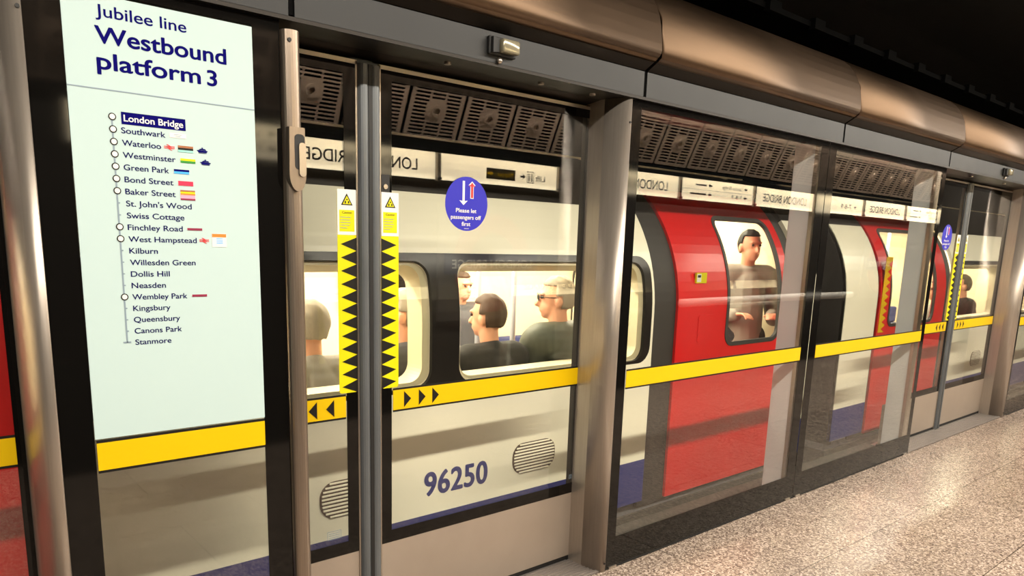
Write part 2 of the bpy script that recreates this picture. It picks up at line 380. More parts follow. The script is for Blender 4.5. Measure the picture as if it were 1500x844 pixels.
# slim steel trim with a recessed handle, between sign and doors
t = thing('handle_post', 'slim rounded steel post with a recessed pull handle right of the sign', 'post', (1.03, 0, 0))
prof = [(1.0, 0.05)] + [(1.0 + 0.027 - 0.027 * math.cos(PI * i / 10), -0.012 - 0.02 * math.sin(PI * i / 10)) for i in range(11)] + [(1.054, 0.05)]
bm = bmesh.new(); prism_z(bm, prof, 0.0, 2.195); obj('shaft', bm, 'steel_post', t, False)
bm = bmesh.new(); tube(bm, (1.016, -0.034, 2.165), (1.016, -0.026, 2.165), 0.006); obj('rivet', bm, 'rubber', t)
hp = plate('handle', 'steel_post', t, [[(1.002, 1.915), (1.052, 1.915)] + [(1.027 + 0.027 * math.cos(math.radians(a)), 1.775 + 0.05 * math.sin(math.radians(a))) for a in range(0, -181, -15)]], -0.046, 0.03)
plate('grip_recess', 'rubber', hp, [rr(1.018, 1.79, 1.05, 1.895, 0.012)], -0.0475, 0.002)
plate('grip_lip', 'steel_bright', hp, [rr(1.030, 1.77, 1.052, 1.87, 0.01)], -0.052, 0.006)
box('back_rail', 'rubber', t, 1.054, 1.062, 0.02, 0.20, 0.0, 2.2)
box('return_plate', 'rubber', t, 1.0, 1.054, 0.05, 0.19, 0.0, 2.2)

# ------------------------------------------------------------------ fixed glass screens
def band(parent, x0, x1, y, z0=0.92, z1=1.0):
    """yellow band with its black keylines, on the platform face"""
    k = box('band_edge', 'black_ink', parent, x0, x1, y - 0.0012, y, z0 - 0.008, z1 + 0.008)
    b = box('yellow_band', 'yellow', parent, x0, x1, y - 0.0024, y - 0.0012, z0, z1)
    return b
def screen(x0, x1, label, fl, fr, fb, ft=0.03, bands=True, edge_l=True, edge_r=True):
    t = thing('glass_screen', label, 'glass screen', ((x0 + x1) / 2, 0, 0), 'fixed glass screens along the platform edge')
    box('pane', 'glass_screen', t, x0 + 0.002, x1 - 0.002, 0.0, 0.005, 0.012, 2.22)
    plate('frit_border', 'frit', t, [rect(x0 + 0.002, 0.012, x1 - 0.002, 2.222), rect(x0 + fl, fb, x1 - fr, 2.222 - ft)], -0.0012, 0.0012)
    if bands: band(t, x0 + fl + 0.004, x1 - fr, -0.0013)
    for x in (x0 + 0.03, x1 - 0.09):
        box('floor_clip', 'steel_bright', t, x, x + 0.055, -0.008, 0.03, 0.0, 0.013)
    box('bottom_seal', 'rubber', t, x0, x1, 0.0, 0.02, 0.0, 0.012)
    return t
screen(0.339, 1.0, 'glass screen behind the tall platform sign, black bordered', 0.085, 0.088, 0.13)
screen(2.603, 4.402, 'large glass screen beside the steel pillar, in front of the red train door', 0.072, 0.095, 0.165)
screen(4.406, 6.21, 'glass screen showing the gap between the cars, left of the distant doors', 0.085, 0.065, 0.165)
screen(8.478, 10.3, 'glass screen past the distant pillar, at the right edge', 0.07, 0.09, 0.165)
screen(10.305, 12.2, 'glass screen farther along, out past the right edge', 0.09, 0.09, 0.165)
def post(x, w, label):
    t = thing('screen_post', label, 'post', (x, 0.1, 0), 'grey posts behind the glass')
    bm = bmesh.new(); bx(bm, x, x + w, 0.05, 0.19, 0, 2.22, 0.006); obj('shaft', bm, 'post', t)
    box('front_flange', 'steel_bright', t, x - 0.005, x + w + 0.012, 0.03, 0.055, 0.0, 2.22)
post(4.345, 0.09, 'grey metal post behind the glass joint right of the red train door')
post(6.13, 0.06, 'grey metal post behind the glass just left of the distant doors')
post(2.61, 0.05, 'grey metal post behind the glass at the nearest steel pillar')

# ------------------------------------------------------------------ the platform sign
SG = thing('platform_sign', 'tall pale mint route sign headed Westbound platform 3', 'sign', (0.67, 0, 1.0))
YS = -0.004
box('board', 'mint', SG, 0.425, 0.913, YS, -0.0013, 1.012, 2.185)
YT = YS - 0.0008
text('lettering', 'Jubilee line', 'navy', SG, 0.503, 2.1335, 0.0305, 0.2245, YT, bold=0.012)
text('lettering', 'Westbound', 'navy', SG, 0.499, 2.0685, 0.043, 0.335, YT, bold=0.026)
text('lettering', 'platform', 'navy', SG, 0.499, 2.0045, 0.043, 0.2605, YT, bold=0.026)
text('platform_number', '3', 'navy', SG, 0.7795, 2.0045, 0.043, 0.0255, YT, bold=0.026)
box('divider_line', 'line_grey', SG, 0.425, 0.913, YT - 0.0003, YS, 1.9525, 1.9555)
st = ['London Bridge', 'Southwark', 'Waterloo', 'Westminster', 'Green Park', 'Bond Street', 'Baker Street', "St. John's Wood", 'Swiss Cottage', 'Finchley Road', 'West Hampstead', 'Kilburn', 'Willesden Green', 'Dollis Hill', 'Neasden', 'Wembley Park', 'Kingsbury', 'Queensbury', 'Canons Park', 'Stanmore']
ends = [0.7054, 0.6571, 0.6439, 0.6807, 0.6614, 0.6714, 0.6756, 0.7179, 0.6961, 0.690, 0.7272, 0.6191, 0.7208, 0.6476, 0.6353, 0.6927, 0.6442, 0.6694, 0.6727, 0.6416]
STEP = 0.03193
box('route_line', 'line_grey', SG, 0.5225, 0.5265, YT - 0.0002, YS, 1.281, 1.8877)
box('route_end', 'line_grey', SG, 0.5145, 0.5345, YT - 0.0002, YS, 1.279, 1.2835)
for i, s in enumerate(st):
    z = 1.8877 - STEP * i
    if i == 0:
        box('name_plate', 'navy', SG, 0.5475, 0.7125, YT - 0.0003, YS, 1.8715, 1.9028)
        text('station_name', s, 'white_sticker', SG, 0.5535, z - 0.0085, 0.0175, ends[0] - 0.5535, YT - 0.0005, bold=0.022)
    else:
        text('station_name', s, 'navy_dark', SG, 0.5455, z - 0.0080, 0.0158, ends[i] - 0.5455, YT, bold=0.014)
    if i in (0, 1, 2, 3, 4, 5, 6, 9, 10, 15):
        mk = plate('station_marker', 'black_ink', SG, [circle(0.5255, z, 0.0095)], YT - 0.0008, 0.001)
        plate('marker_centre', 'white_sticker', mk, [circle(0.5255, z, 0.0068)], YT - 0.0013, 0.0005)
    elif i < 19:
        box('station_tick', 'line_grey', SG, 0.526, 0.5305, YT - 0.0002, YS, z - 0.0015, z + 0.0015)
def badge(x0, z0, x1, z1, stripes):
    b = box('interchange_badge', 'white_sticker', SG, x0, x1, YT - 0.0003, YS, z0, z1)
    h = (z1 - z0) / len(stripes)
    for k, m in enumerate(stripes):
        if m: box('badge_stripe', m, b, x0 + 0.0006, x1 - 0.0006, YT - 0.0007, YT - 0.0003, z1 - h * (k + 1), z1 - h * k)
    return b
bb = badge(0.6683, 1.8500, 0.7125, 1.8626, [None])
for k in range(2): box('badge_text_line', 'line_grey', bb, 0.680 + 0.004 * k, 0.700 - 0.003 * k, YT - 0.0006, YT - 0.0003, 1.8578 - 0.0045 * k, 1.8592 - 0.0045 * k)
badge(0.6879, 1.8130, 0.7308, 1.8306, ['brown_ink', 'black_ink', 'teal_ink'])
badge(0.6931, 1.7840, 0.7353, 1.7960, ['lemon', 'green_ink'])
badge(0.6738, 1.7530, 0.7168, 1.7650, ['navy', 'sky_ink'])
badge(0.6839, 1.7210, 0.7261, 1.7335, ['crimson_ink', 'crimson_ink'])
badge(0.6885, 1.6810, 0.7301, 1.7088, ['brown_ink', 'lemon', 'orange_ink', 'pink_ink', 'pink_ink', 'maroon_ink'])
badge(0.7021, 1.5965, 0.7451, 1.6030, ['maroon_ink'])
badge(0.7060, 1.4045, 0.7499, 1.4113, ['maroon_ink'])
ob = badge(0.7712, 1.5500, 0.8136, 1.5883, ['orange_ink', None, None, None])
for k in range(4): box('badge_text_line', 'sky_ink', ob, 0.784, 0.803, YT - 0.0006, YT - 0.0003, 1.5735 - 0.0045 * k, 1.5755 - 0.0045 * k)
def rail_mark(x0, zc, w):
    def zz(p): return [(x0 + w * u, zc + 0.0085 * v) for u, v in p]
    ps = [rect(x0, zc + 0.0012, x0 + w, zc + 0.0032), rect(x0, zc - 0.0032, x0 + w, zc - 0.0012)]
    o = plate('rail_symbol', 'red_ink', SG, [ps[0]], YT - 0.0004, 0.0006)
    plate('rail_symbol_bar', 'red_ink', o, [ps[1]], YT - 0.0004, 0.0006)
    plate('rail_symbol_bar', 'red_ink', o, [zz([(0.22, 0.9), (0.36, 0.9), (0.78, 0.14), (0.64, 0.14)])], YT - 0.0007, 0.0006)
    plate('rail_symbol_bar', 'red_ink', o, [zz([(0.36, 0.14), (0.22, 0.14), (0.64, -0.14), (0.78, -0.14)])], YT - 0.0007, 0.0006)
    plate('rail_symbol_bar', 'red_ink', o, [zz([(0.22, -0.14), (0.36, -0.14), (0.78, -0.9), (0.64, -0.9)])], YT - 0.0007, 0.0006)
rail_mark(0.6519, 1.8227, 0.0282); rail_mark(0.7354, 1.5679, 0.0273)
def boat(x0, zc):
    def zz(p): return [(x0 + 0.031 * u, zc + 0.014 * v) for u, v in p]
    o = plate('boat_symbol', 'navy', SG, [zz([(0, 0.0), (1, -0.05), (0.86, -0.42), (0.16, -0.42)])], YT - 0.0004, 0.0006)
    plate('boat_cabin', 'navy', o, [zz([(0.16, 0.06), (0.3, 0.3), (0.74, 0.3), (0.86, 0.04)])], YT - 0.0004, 0.0006)
    plate('boat_funnel', 'navy', o, [zz([(0.42, 0.34), (0.42, 0.55), (0.56, 0.55), (0.56, 0.34)])], YT - 0.0004, 0.0006)
    plate('boat_wave', 'navy', o, [zz([(0.12, -0.5), (0.9, -0.5), (0.86, -0.58), (0.16, -0.58)])], YT - 0.0004, 0.0006)
boat(0.7403, 1.823); boat(0.7475, 1.7905)

# ------------------------------------------------------------------ sliding door leaves
YD = 0.205
def warning_sticker(parent, xa, xb, apex):
    """tall caution sticker; apex -1: triangles point to -x with their bases on xb, +1: the reverse"""
    y = YD - 0.012
    s = plate('warning_sticker', 'lemon', parent, [rr(xa, 1.012, xb, 1.757, 0.01, 4)], y, 0.001)
    y -= 0.0006
    plate('white_header', 'white_sticker', s, [rect(xa + 0.0005, 1.597, xb - 0.0005, 1.757)], y, 0.0006)
    y -= 0.0006
    plate('yellow_notice', 'lemon', s, [rect(xa + 0.008, 1.609, xb - 0.008, 1.685)], y, 0.0006)
    c = (xa + xb) / 2; y -= 0.0006
    tr = [(c - 0.023, 1.702), (c + 0.023, 1.702), (c, 1.743)]
    plate('warning_triangle', 'black_ink', s, [tr], y, 0.0006)
    plate('triangle_field', 'lemon', s, [[(c - 0.0165, 1.7055), (c + 0.0165, 1.7055), (c, 1.735)]], y - 0.0006, 0.0006)
    for dx in (-0.0065, 0.0065):
        plate('figure_mark', 'black_ink', s, [rect(c + dx - 0.0025, 1.708, c + dx + 0.0025, 1.7165)], y - 0.0012, 0.0006)
    plate('figure_mark', 'black_ink', s, [circle(c, 1.7215, 0.0028, 12)], y - 0.0012, 0.0006)
    text('sticker_lettering', 'Caution', 'black_ink', s, c, 1.6725, 0.0075, 0.038, y, align='CENTER')
    for k in range(5):
        w = (0.046, 0.043, 0.046, 0.040, 0.030)[k]
        plate('notice_line', 'line_grey', s, [rect(xa + 0.011, 1.6585 - 0.0095 * k, xa + 0.011 + w * 0.9, 1.6605 - 0.0095 * k)], y, 0.0005)
    for k in range(12):
        z = 1.588 - 0.0480 * (k + 0.5) + 0.0
        if apex < 0: p = [(xb - 0.0003, z + 0.024), (xb - 0.0003, z - 0.024), (xa + 0.012, z)]
        else: p = [(xa + 0.0003, z + 0.024), (xa + 0.0003, z - 0.024), (xb - 0.010, z)]
        plate('black_chevron', 'black_ink', s, [p], YD - 0.0128, 0.0008)
def arrows(parent, xs, d):
    for x in xs:
        plate('band_arrow', 'black_ink', parent, [[(x, 0.992), (x, 0.927), (x + d * 0.033, 0.9595)]], YD - 0.0148, 0.0006)
def leaf(xe, xo, d, label, arrow_x, sticker=True):
    """door leaf: leading edge at xe (meeting line), far edge at xo; d = +1 if it extends to +x"""
    t = thing('sliding_door', label, 'door', ((xe + xo) / 2, YD, 0), 'sliding platform screen door leaves')
    a = lambda u: xe + d * u
    def B(name, m, u0, u1, y0, y1, z0, z1, bev=0): return box(name, m, t, min(a(u0), a(u1)), max(a(u0), a(u1)), y0, y1, z0, z1, bev)
    L = abs(xo - xe)
    # leading-edge nosing, rounded
    prof = [(a(0.002), YD + 0.03)] + [(a(0.002 + 0.021 - 0.021 * math.cos(PI * i / 8)), YD - 0.012 - 0.022 * math.sin(PI * i / 8)) for i in range(9)] + [(a(0.044), YD + 0.03)]
    bm = bmesh.new(); prism_z(bm, prof, 0.012, 2.19); obj('leading_edge', bm, 'nosing', t, False)
    B('edge_seal', 'rubber', 0.0, 0.008, YD - 0.03, YD + 0.03, 0.012, 2.19)
    # bright frame line
    B('frame', 'steel_bright', 0.044, 0.051, YD - 0.013, YD + 0.03, 0.012, 2.197)
    B('top_frame', 'steel_bright', 0.044, L, YD - 0.013, YD + 0.03, 2.186, 2.200)
    B('pane', 'glass_door', 0.051, L - 0.002, YD - 0.010, YD - 0.005, 0.366, 2.186)
    x0, x1 = sorted((a(0.051), a(L)))
    h0, h1 = sorted((a(0.098), a(L - 0.03)))
    plate('frit_border', 'frit', t, [rect(x0, 0.366, x1, 2.186), rect(h0, 0.418, h1, 2.15)], YD - 0.0112, 0.0012)
    B('kick_panel', 'steel_kick', 0.051, L, YD - 0.010, YD + 0.02, 0.03, 0.366, 0.002)
    B('bottom_rail', 'rubber', 0.0, L, YD - 0.006, YD + 0.03, 0.008, 0.03)
    b0, b1 = sorted((a(0.103), a(L - 0.03)))
    yb = band(t, b0, b1, YD - 0.0113)
    arrows(t, arrow_x, d)
    if sticker:
        s0, s1 = sorted((a(0.052), a(0.128)))
        warning_sticker(t, s0, s1, d)
    return t
def passenger_sticker(parent, cx, cz):
    s = plate('round_sticker', 'royal', parent, [circle(cx, cz, 0.107, 48)], YD - 0.0115, 0.001)
    y = YD - 0.0121
    def A(x, z0, z1, w, h, hw, m):   # arrow from z0 (tail) to z1 (tip)
        sg = 1 if z1 > z0 else -1
        plate('arrow', m, s, [[(x - w, z0), (x + w, z0), (x + w, z1 - sg * h), (x + hw, z1 - sg * h * 1.15), (x, z1), (x - hw, z1 - sg * h * 1.15), (x - w, z1 - sg * h)]], y, 0.0006)
    A(cx - 0.017, cz + 0.09, cz - 0.005, 0.0055, 0.016, 0.021, 'white_sticker')
    A(cx + 0.025, cz + 0.022, cz + 0.09, 0.0085, 0.014, 0.0185, 'white_sticker')
    y -= 0.0006
    A(cx + 0.025, cz + 0.025, cz + 0.086, 0.0055, 0.015, 0.0145, 'red_ink')
    for k, (tx, w) in enumerate((('Please let', 0.103), ('passengers off', 0.152), ('first', 0.044))):
        text('sticker_lettering', tx, 'white_sticker', s, cx - 0.003, cz - 0.034 - 0.0265 * k, 0.0165, w, y, bold=0.02, align='CENTER')
    plate('small_print', 'white_sticker', s, [rect(cx - 0.012, cz - 0.0985, cx + 0.012, cz - 0.097)], y, 0.0005)
d1 = leaf(1.409, 2.60, 1, 'wide sliding door leaf of the nearest doors with a round blue passenger sticker', (1.562, 1.632, 1.698))
passenger_sticker(d1, 1.8591, 1.7344)
lk = box('lock_plate', 'rubber', d1, 1.463, 1.497, YD - 0.0125, YD - 0.010, 1.757, 1.82)
bm = bmesh.new(); tube(bm, (1.479, YD - 0.016, 1.777), (1.479, YD - 0.012, 1.777), 0.009); obj('lock_barrel', bm, 'steel_bright', lk)
d0 = leaf(1.409, 1.064, -1, 'narrow sliding door leaf between the handle post and the wide leaf', (1.2568, 1.188))
def glass_mark(parent, x0, z0, w, h):
    m = plate('glass_mark', 'line_grey', parent, [rect(x0, z0, x0 + w, z0 + h), rect(x0 + 0.0015, z0 + 0.0015, x0 + w - 0.0015, z0 + h - 0.0015)], YD - 0.0106, 0.0005)
    for k in range(3): plate('mark_line', 'line_grey', m, [rect(x0 + 0.006, z0 + h * (0.22 + 0.24 * k), x0 + w - 0.006, z0 + h * (0.22 + 0.24 * k) + 0.002)], YD - 0.0106, 0.0005)
glass_mark(d1, 2.525, 0.44, 0.02, 0.02)
glass_mark(d0, 1.222, 0.44, 0.058, 0.034)
d2l = leaf(7.30, 6.16, -1, 'left leaf of the distant doors, with round blue sticker', (7.14, 7.07, 7.0))
passenger_sticker(d2l, 6.941, 1.7278)
d2r = leaf(7.30, 8.44, 1, 'right leaf of the distant doors beside the distant pillar', (7.46, 7.53, 7.6))
leaf(-0.86, 0.29, 1, 'sliding door leaf at the left edge, with the red train door behind', (-0.7, -0.63, -0.57))
def threshold(x0, x1, label):
    t = thing('threshold_plate', label, 'threshold', ((x0 + x1) / 2, 0.1, 0), 'ribbed door thresholds')
    box('plate', 'threshold', t, x0, x1, 0.004, 0.30, 0.0005, 0.006)
    for k in range(9):
        y = 0.012 + 0.021 * k
        box('rib', 'threshold', t, x0, x1, y, y + 0.009, 0.006, 0.0105)
threshold(1.066, 2.60, 'ribbed metal threshold under the nearest doors')
threshold(6.21, 8.47, 'ribbed metal threshold under the distant doors')
threshold(-1.5, 0.335, 'ribbed metal threshold under the door at the left edge')

# ------------------------------------------------------------------ trains
TY, S0, R = 0.5, 1.20, 0.95
def tmap(s, t):
    if s <= S0: return TY + t, s
    th = min((s - S0) / R, 1.45)
    return TY + R - (R - t) * math.cos(th), S0 + (R - t) * math.sin(th)
SMAX = S0 + R * 1.40
def side(name, m, parent, polys, t0=0.0, thick=0.03, smooth=False):
    """panel following the car side; outline in (x, s), s measured up along the side"""
    bm = filled(polys, thick)
    s = S0
    while s < SMAX:
        bmesh.ops.bisect_plane(bm, geom=bm.verts[:] + bm.edges[:] + bm.faces[:], plane_co=(0, s, 0), plane_no=(0, 1, 0)); s += 0.06
    for v in bm.verts:
        y, z = tmap(v.co.y, t0 + v.co.z); v.co = Vector((v.co.x, y, z))
    return obj(name, bm, m, parent, smooth)
def s_of_z(z): return z if z <= S0 else S0 + R * math.asin(min(1, (z - S0) / R))
def train_window(car, x0, x1, z0=0.935, z1=1.485):
    w = side('window', 'glass_train', car, [rr(x0, z0, x1, z1, 0.07)], 0.006, 0.006)
    side('inner_surround', 'cream_dark', w, [rr(x0 - 0.05, z0 - 0.04, x1 + 0.05, z1 + 0.04, 0.09), rr(x0 + 0.004, z0 + 0.012, x1 - 0.03, z1 - 0.003, 0.07)], 0.02, 0.12)
    return w
def train_door(car, x0, x1, wx0, wx1, wz0=0.945, wz1=1.80, r=0.09, extra=True):
    d = side('door', 'train_red', car, [rect(x0, 0.0, x1, s_of_z(1.95)), rr(wx0, wz0, wx1, s_of_z(wz1), r)], 0.012, 0.03)
    side('door_glass', 'glass_train', d, [rr(wx0 + 0.022, wz0 + 0.022, wx1 - 0.022, s_of_z(wz1) - 0.022, r - 0.02)], 0.02, 0.006)
    side('window_seal', 'gasket', d, [rr(wx0 - 0.004, wz0 - 0.004, wx1 + 0.004, s_of_z(wz1) + 0.004, r), rr(wx0 + 0.024, wz0 + 0.024, wx1 - 0.024, s_of_z(wz1) - 0.024, r - 0.02)], 0.008, 0.02)
    return d
def vent_grille(car, cx, cz=0.478, w=0.30, h=0.165):
    v = plate('vent', 'vent', car, [rr(cx - w / 2, cz - h / 2, cx + w / 2, cz + h / 2, 0.07)], TY - 0.003, 0.004)
    n = 10
    for k in range(n):
        z = cz - h / 2 + h * (k + 0.5) / n
        dz = abs(z - cz); inset = 0.07 - math.sqrt(max(0, 0.07 ** 2 - max(0, dz - (h / 2 - 0.07)) ** 2)) + 0.008
        bm = bmesh.new(); prism_x(bm, [(TY - 0.004, z - 0.0042), (TY - 0.009, z - 0.003), (TY - 0.009, z + 0.002), (TY - 0.004, z + 0.0042)], cx - w / 2 + inset, cx + w / 2 - inset)
        obj('vent_slat', bm, 'train_white', v)
def car(label, x0, x1, bodies, band_x, windows, doors, vents, number=None, numx=None):
    t = thing('train_car', label, 'train', ((x0 + x1) / 2, 1.8, 0))
    # white body sides (with the black window band left open), door pockets in dark gasket behind
    for (a, b, wb) in bodies:
        holes = [rr(wb[0], 0.905, wb[1], s_of_z(1.527), 0.1)] if wb else []
        side('body_side', 'train_white', t, [rect(a, 0.300, b, s_of_z(1.80))] + holes, 0.0, 0.03, False)
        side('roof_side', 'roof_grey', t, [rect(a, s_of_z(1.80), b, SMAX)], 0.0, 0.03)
        side('blue_skirt', 'train_blue', t, [rect(a, 0.03, b, 0.300)], -0.001, 0.03)
        if wb:
            ws = [w for w in windows if wb[0] < w[0] < wb[1]]
            side('window_band', 'train_black', t, [rr(wb[0], 0.905, wb[1], s_of_z(1.527), 0.1)] + [rr(w[0] - 0.012, 0.923, w[1] + 0.012, 1.497, 0.08) for w in ws], 0.0, 0.02)
    for w in windows: train_window(t, *w)
    for dd in doors:
        side('door_pocket', 'gasket', t, [rect(dd[0] - 0.26, -0.02, dd[1] + 0.16, SMAX), rect(dd[0] + 0.03, 0.02, dd[1] - 0.03, s_of_z(1.94))], 0.03, 0.02)
        dr = train_door(t, *dd[:4])
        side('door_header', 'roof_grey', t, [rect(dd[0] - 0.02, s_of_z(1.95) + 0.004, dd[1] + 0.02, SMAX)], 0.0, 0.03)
        if len(dd) > 4: dd[4](dr)
    for v in vents: vent_grille(t, v)
    # roof, far side, floor, end walls
    yt, zt = tmap(SMAX, 0)
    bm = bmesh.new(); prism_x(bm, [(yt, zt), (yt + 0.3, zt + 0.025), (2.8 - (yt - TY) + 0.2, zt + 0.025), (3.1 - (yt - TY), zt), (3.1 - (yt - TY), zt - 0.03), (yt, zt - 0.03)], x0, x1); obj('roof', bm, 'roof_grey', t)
    bm = bmesh.new(); far = []
    for k in range(13):
        s = 0.0 + (SMAX) * k / 12; y, z = tmap(s, 0); far.append((3.6 - y, z))
    ins = [(y - 0.03, z - 0.004) for y, z in far]
    prism_x(bm, far + list(reversed(ins)), x0, x1); obj('far_side', bm, 'cream', t)
    box('car_floor', 'train_floor', t, x0, x1, TY + 0.05, 3.08, -0.06, 0.0)
    box('underframe', 'under', t, x0, x1, TY + 0.03, 3.05, -0.6, -0.06)
    prof = []
    for k in range(17):
        s = SMAX * k / 16; prof.append(tmap(s, 0.005))
    prof = prof + [(3.6 - y, z) for y, z in reversed(prof)]
    for xe in (x0, x1 - 0.04):
        bm = bmesh.new(); prism_x(bm, prof, xe, xe + 0.04); obj('end_wall', bm, 'gasket', t)
        xi = xe + 0.042 if xe == x0 else xe - 0.012
        bm = bmesh.new(); prism_x(bm, [(y + (0.06 if y < 1.8 else -0.06), z - 0.05) for y, z in prof], xi, xi + 0.01); obj('end_lining', bm, 'cream', t)
    for yc in (1.35, 2.25):
        box('ceiling_light', 'lamp_train', t, x0 + 0.2, x1 - 0.2, yc - 0.06, yc + 0.06, 2.095, 2.112)
        n = 4
        for k in range(n):
            w = (x1 - x0 - 0.4) / n
            strip_light('lamp', t, (x0 + 0.2 + w * (k + 0.5), yc, 2.093), (0, 0, -1), w, 0.12, LAMP_TRAIN, (1.0, 0.90, 0.70))
    box('ceiling_panel', 'cream', t, x0 + 0.05, x1 - 0.05, 1.2, 2.4, 2.112, 2.128)
    x = 4.42 - 1.65 * math.floor((4.42 - x0 - 0.3) / 1.65)
    while x < x1 - 1.5:
        wf = plate('far_window', 'train_black', t, [rr(x, 0.97, x + 1.05, 1.55, 0.09)], 3.045, 0.012)
        x += 1.65
    x = x0 + 0.3
    while x < x1 - 2.2:
        bm = bmesh.new(); bx(bm, x, x + 1.9, 2.62, 3.05, 0.18, 0.44, 0.03); bx(bm, x, x + 1.9, 2.92, 3.06, 0.44, 0.70, 0.03); obj('seat', bm, 'moquette', t)
        x += 2.4
    return t
def stepline(dr): pass
def red_extras(dr):
    s = plate('door_sticker', 'lemon', dr, [rect(3.905, 1.365, 4.015, 1.43)], TY + 0.03 - 0.012, 0.012)
    plate('sticker_panel', 'white_sticker', s, [rect(3.912, 1.372, 3.955, 1.423)], TY + 0.0172, 0.001)
    plate('sticker_mark', 'black_ink', s, [rect(3.918, 1.40, 3.95, 1.415)], TY + 0.0166, 0.001)
    plate('access_flap', 'train_red', dr, [rr(3.95, 0.985, 4.14, 1.165, 0.02)], TY + 0.008, 0.006)
def zig(dr):
    x0, x1 = 6.575, 6.70
    s = plate('zigzag_strip', 'yellow', dr, [rect(x0, 0.9, x1, 1.55)], TY + 0.009, 0.003)  # reflection of a door leaf's zigzag sticker, painted onto the train door
    n = 10
    for k in range(n):
        z = 0.9 + 0.62 * k / n
        plate('zigzag_tooth', 'train_red', s, [[(x1, z), (x1, z + 0.062), (x0 + 0.05, z + 0.031)]], TY + 0.0075, 0.0015)
A = car('white and red train car behind the nearest doors, numbered 96250', -2.1, 5.42,
        [(0.46, 3.49, (0.5, 3.47)), (5.17, 5.42, None)], None,
        [(0.58, 1.895), (2.075, 3.395)],
        [(3.735, 5.03, 4.26, 4.93, red_extras), (-0.96, 0.36, -0.75, -0.1)],
        [1.49, 2.565])
nb = text('car_number', '96250', 'train_blue', A, 1.874, 0.395, 0.118, 0.372, TY - 0.0015, bold=0.03, spacing=1.05)
Bc = car('second white and red train car seen past the gap, behind the distant doors', 5.9, 13.6,
         [(5.9, 6.47, None), (8.2, 11.3, (8.24, 11.26)), (12.9, 13.6, None)], None,
         [(8.34, 9.65), (9.85, 11.15)],
         [(6.55, 8.0, 6.74, 7.75, zig), (11.45, 12.75, 11.7, 12.4)],
         [9.08])
for k, (x, y) in enumerate(((3.25, 1.5), (3.12, 1.72), (0.9, 1.6), (4.7, 1.6), (8.9, 1.5), (7.2, 1.7))):
    c = A if x < 5.5 else Bc
    bm = bmesh.new(); tube(bm, (x, y, 0.0), (x, y, 2.11), 0.018); obj('grab_pole', bm, 'pole_grey', c, True)
for x in (3.55, 8.6):
    c = A if x < 5.5 else Bc
    box('draught_screen', 'cream', c, x, x + 0.04, TY + 0.12, 1.15, 0.0, 1.0)

# ------------------------------------------------------------------ platform wall opposite (seen mirrored in the glass)
YW = -3.0
def luminaire(x, n):
    t = thing('linear_luminaire', 'shaded linear lamp hung over the platform side walk', 'lamp', (x, -2.2, 3.41), 'linear lamps hung along the platform')
    box('housing', 'dark', t, x - 0.74, x + 0.74, -2.32, -2.08, 3.42, 3.50, 0.01)
    box('shade', 'dark', t, x - 0.74, x + 0.74, -2.32, -2.305, 3.36, 3.42); box('shade', 'dark', t, x - 0.74, x + 0.74, -2.095, -2.08, 3.375, 3.42)
    box('tube', 'lamp_platform', t, x - 0.72, x + 0.72, -2.26, -2.14, 3.395, 3.417)
    strip_light('lamp', t, (x, -2.2, 3.393), (0, 0, -1), 1.44, 0.12, LAMP_PLATFORM, LAMP_COL)
    for dx in (-0.5, 0.5):
        bm = bmesh.new(); tube(bm, (x + dx, -2.2, 3.50), (x + dx, -2.2, 4.1), 0.008); obj('hanger', bm, 'dark', t)
    return t
L0 = luminaire(-1.3, 0)
for k in range(1, 11): dup(L0, (-1.3 + 1.5 * k, -2.2, 3.41))

def grille():
    """cast ventilation panel 0.54 x 0.5 with three columns of slots and a round boss plate"""
    t = thing('vent_panel', 'slotted ventilation panel with a round boss above the name frieze', 'vent panel', (0, YW, 2.43), 'slotted vent panels mirrored in the glass')
    Wd, H = 0.54, 0.50
    holes = []
    cols = [(-0.235, -0.085), (-0.072, 0.072), (0.085, 0.235)]
    n = 14
    for i in range(n):
        z0 = 0.03 + (H - 0.06) * i / n; z1 = z0 + (H - 0.06) / n * 0.62
        for c, (u0, u1) in enumerate(cols):
            if c == 1 and 0.16 < z0 + 0.01 < 0.34: continue
            if c != 1 and 0.19 < z0 + 0.01 < 0.31:
                if c == 0: u1 = -0.10
                else: u0 = 0.10
            holes.append(rr(u0, z0, u1, z1, 0.007, 2))
    bm = filled([rr(-Wd / 2, 0, Wd / 2, H, 0.012, 3)] + holes, 0.012)
    lean = math.radians(24)
    def P(u, v, w): return Vector((u, YW + v * math.sin(lean) - w * math.cos(lean) + 0.03, 2.435 + v * math.cos(lean) + w * math.sin(lean)))
    for v in bm.verts: v.co = P(v.co.x, v.co.y, v.co.z)
    obj('slotted_plate', bm, 'grille', t)
    bm = filled([circle(0, 0.25, 0.05, 24), circle(0, 0.25, 0.028, 20)], 0.03)
    for v in bm.verts: v.co = P(v.co.x, v.co.y, v.co.z - 0.022)
    obj('boss', bm, 'grille', t)
    bm = filled([rect(-Wd / 2 - 0.018, -0.018, Wd / 2 + 0.018, H + 0.012)], 0.05)
    for v in bm.verts: v.co = P(v.co.x, v.co.y, v.co.z + 0.03)
    obj('backing_tray', bm, 'dark', t)
    return t
G0 = grille(); G0.location = (0.36, YW, 2.43)
for k in range(1, 24): dup(G0, (0.36 + 0.577 * k, YW, 2.43))

